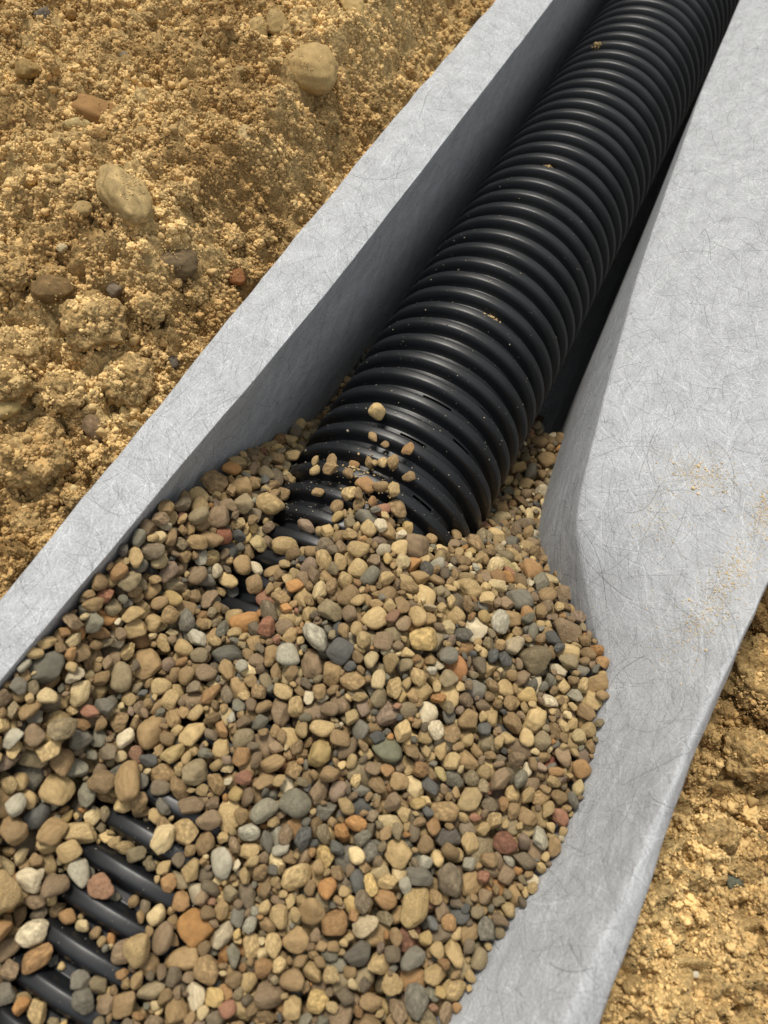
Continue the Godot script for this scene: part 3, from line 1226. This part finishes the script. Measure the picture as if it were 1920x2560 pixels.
# a crumbly lump: many grains stuck together
func lump_mesh(sd: int) -> ArrayMesh:
	var base: Array = icosphere(3)
	var dirs: PackedVector3Array = base[0]
	var a := noise(1.3, 2, FastNoiseLite.TYPE_SIMPLEX_SMOOTH, sd)
	var b := noise(3.4, 2, FastNoiseLite.TYPE_SIMPLEX_SMOOTH, sd + 1)
	var out := PackedVector3Array()
	for d in dirs:
		out.append(d * (0.85 + 0.35 * a.get_noise_3dv(d) + 0.30 * b.get_noise_3dv(d)))
	return surface(out, base[1])

func scatter(called: String, mesh: Mesh, m: Material, list: Array, root: Node) -> void:
	var mm := MultiMesh.new()
	mm.transform_format = MultiMesh.TRANSFORM_3D
	mm.use_colors = true
	mm.mesh = mesh
	mm.instance_count = list.size()
	for k in list.size():
		mm.set_instance_transform(k, list[k][0])
		mm.set_instance_color(k, list[k][1])
	var o := MultiMeshInstance3D.new()
	o.name = called
	o.multimesh = mm
	o.material_override = m
	o.set_meta("kind", "stuff")
	root.add_child(o, true)

# ---------------------------------------------------------------- grit, sand smudges, roots
func thread(points: Array, radius: float) -> ArrayMesh:
	var curve := Curve3D.new()
	for i in points.size():
		var tan := Vector3.ZERO
		if i > 0 and i < points.size() - 1: tan = (points[i + 1] - points[i - 1]) / 6.0
		curve.add_point(points[i], -tan, tan)
	var length := curve.get_baked_length()
	var n := 24
	var v := PackedVector3Array(); var f := PackedInt32Array()
	for k in n + 1:
		var t := curve.sample_baked_with_rotation(length * k / n, true)
		var r := radius * (1.0 - 0.7 * absf(2.0 * k / n - 1.0))
		for s in 6:
			v.append(t.origin + t.basis.x * cos(TAU * s / 6) * r + t.basis.y * sin(TAU * s / 6) * r)
	for k in n:
		for s in 6:
			var a := k * 6 + s; var b := k * 6 + (s + 1) % 6
			f.append_array(PackedInt32Array([a, b, a + 6, b, b + 6, a + 6]))
	return surface(v, f)

func build_small_things() -> void:
	var grain_mesh := stone_mesh(7, 8.0, 0.25, 1, 3.0)
	var list := []
	for k in 2200:      # grit on the ribs, thicker near the gravel
		var z := -0.16 - 0.32 * pow(rng.randf(), 2.2)
		if rng.randf() < 0.3: z = rng.randf_range(-0.06, 0.12)
		var a := rng.randf_range(-1.2, 1.0)
		var r := pipe_radius(z, a)
		var size := 0.00017 * exp(rng.randfn(0.0, 0.5))
		list.append([Transform3D(Basis(Vector3(rng.randfn(), rng.randfn(), rng.randfn()).normalized(), rng.randf() * TAU).scaled(Vector3.ONE * size), Vector3(sin(a) * (r + size * 0.4), AXIS_Y + cos(a) * (r + size * 0.4), z)), srgb(168, 158, 140).srgb_to_linear() * rng.randf_range(0.3, 1.0)])
	for spot in [[0.008, -0.341, 40, 0.005], [-0.012, -0.49, 26, 0.003], [-0.031, -0.667, 30, 0.004], [-0.012, -0.20, 60, 0.02], [0.0, -0.185, 80, 0.02]]:
		for k in spot[2]:
			var x: float = spot[0] + rng.randfn(0.0, 0.5) * spot[3]; var z: float = spot[1] + rng.randfn(0.0, 0.25) * spot[3]
			var size := 0.00055 * exp(rng.randfn(0.0, 0.4))
			list.append([Transform3D(Basis(Vector3(rng.randfn(), rng.randfn(), rng.randfn()).normalized(), rng.randf() * TAU).scaled(Vector3.ONE * size), Vector3(x, pipe_top(x, z) + size * 0.5, z)), srgb(178, 154, 112).srgb_to_linear() * rng.randf_range(0.7, 1.2)])
	var root := Node3D.new()
	root.name = numbered("grit")
	add_child(root)
	tag(root, "fine pale grit sprinkled on the ribs of the black pipe", "grit", "", "stuff")
	scatter("grains", grain_mesh, crumb_mat, list, root)
	var sand := []
	for spot in [[0.145, -0.256, 260, 0.012, 0.010], [0.135, -0.231, 90, 0.008, 0.010], [0.179, -0.246, 420, 0.008, 0.014], [0.172, -0.212, 200, 0.006, 0.014], [0.167, -0.187, 130, 0.006, 0.012], [0.162, -0.167, 60, 0.007, 0.014], [0.14, -0.2, 60, 0.02, 0.03]]:
		for k in spot[2] * 3:
			var x: float = spot[0] + rng.randfn(0.0, 0.7) * spot[3]; var z: float = spot[1] + rng.randfn(0.0, 0.7) * spot[4]
			var size := 0.00016 * exp(rng.randfn(0.0, 0.4))
			sand.append([Transform3D(Basis(Vector3(rng.randfn(), rng.randfn(), rng.randfn()).normalized(), rng.randf() * TAU).scaled(Vector3.ONE * size), Vector3(x, fabric_height_right(x, z) + size * 0.3, z)), srgb(222, 196, 145).srgb_to_linear() * rng.randf_range(0.75, 1.1)])
	root = Node3D.new()
	root.name = numbered("sand")
	add_child(root)
	tag(root, "smudges of yellow sand clinging to the sloping fabric", "sand", "", "stuff")
	scatter("grains", grain_mesh, crumb_mat, sand, root)
	var straw := StandardMaterial3D.new()
	straw.albedo_color = srgb(190, 158, 104)
	straw.roughness = 0.9
	var on := func(x: float, z: float) -> Vector3: return Vector3(x, soil_at(x, z) + 0.0014, z)
	var o := put("root_thread", thread([on.call(-0.146, -0.314), on.call(-0.139, -0.312), on.call(-0.130, -0.309), on.call(-0.124, -0.302), on.call(-0.120, -0.292)], 0.0006), straw)
	tag(o, "thin curved pale root lying on the bank beside the fabric flap", "root", "roots in the soil")
	o = put("root_thread", thread([on.call(-0.135, -0.542), on.call(-0.126, -0.552), on.call(-0.118, -0.565)], 0.0005), straw)
	tag(o, "short straight straw-coloured root high on the far bank", "root", "roots in the soil")
	o = put("root_thread", thread([on.call(-0.121, -0.535), on.call(-0.116, -0.547), on.call(-0.113, -0.562), on.call(-0.114, -0.58)], 0.0004), straw)
	tag(o, "hair-thin curved root on the far bank touching the fabric flap", "root", "roots in the soil")
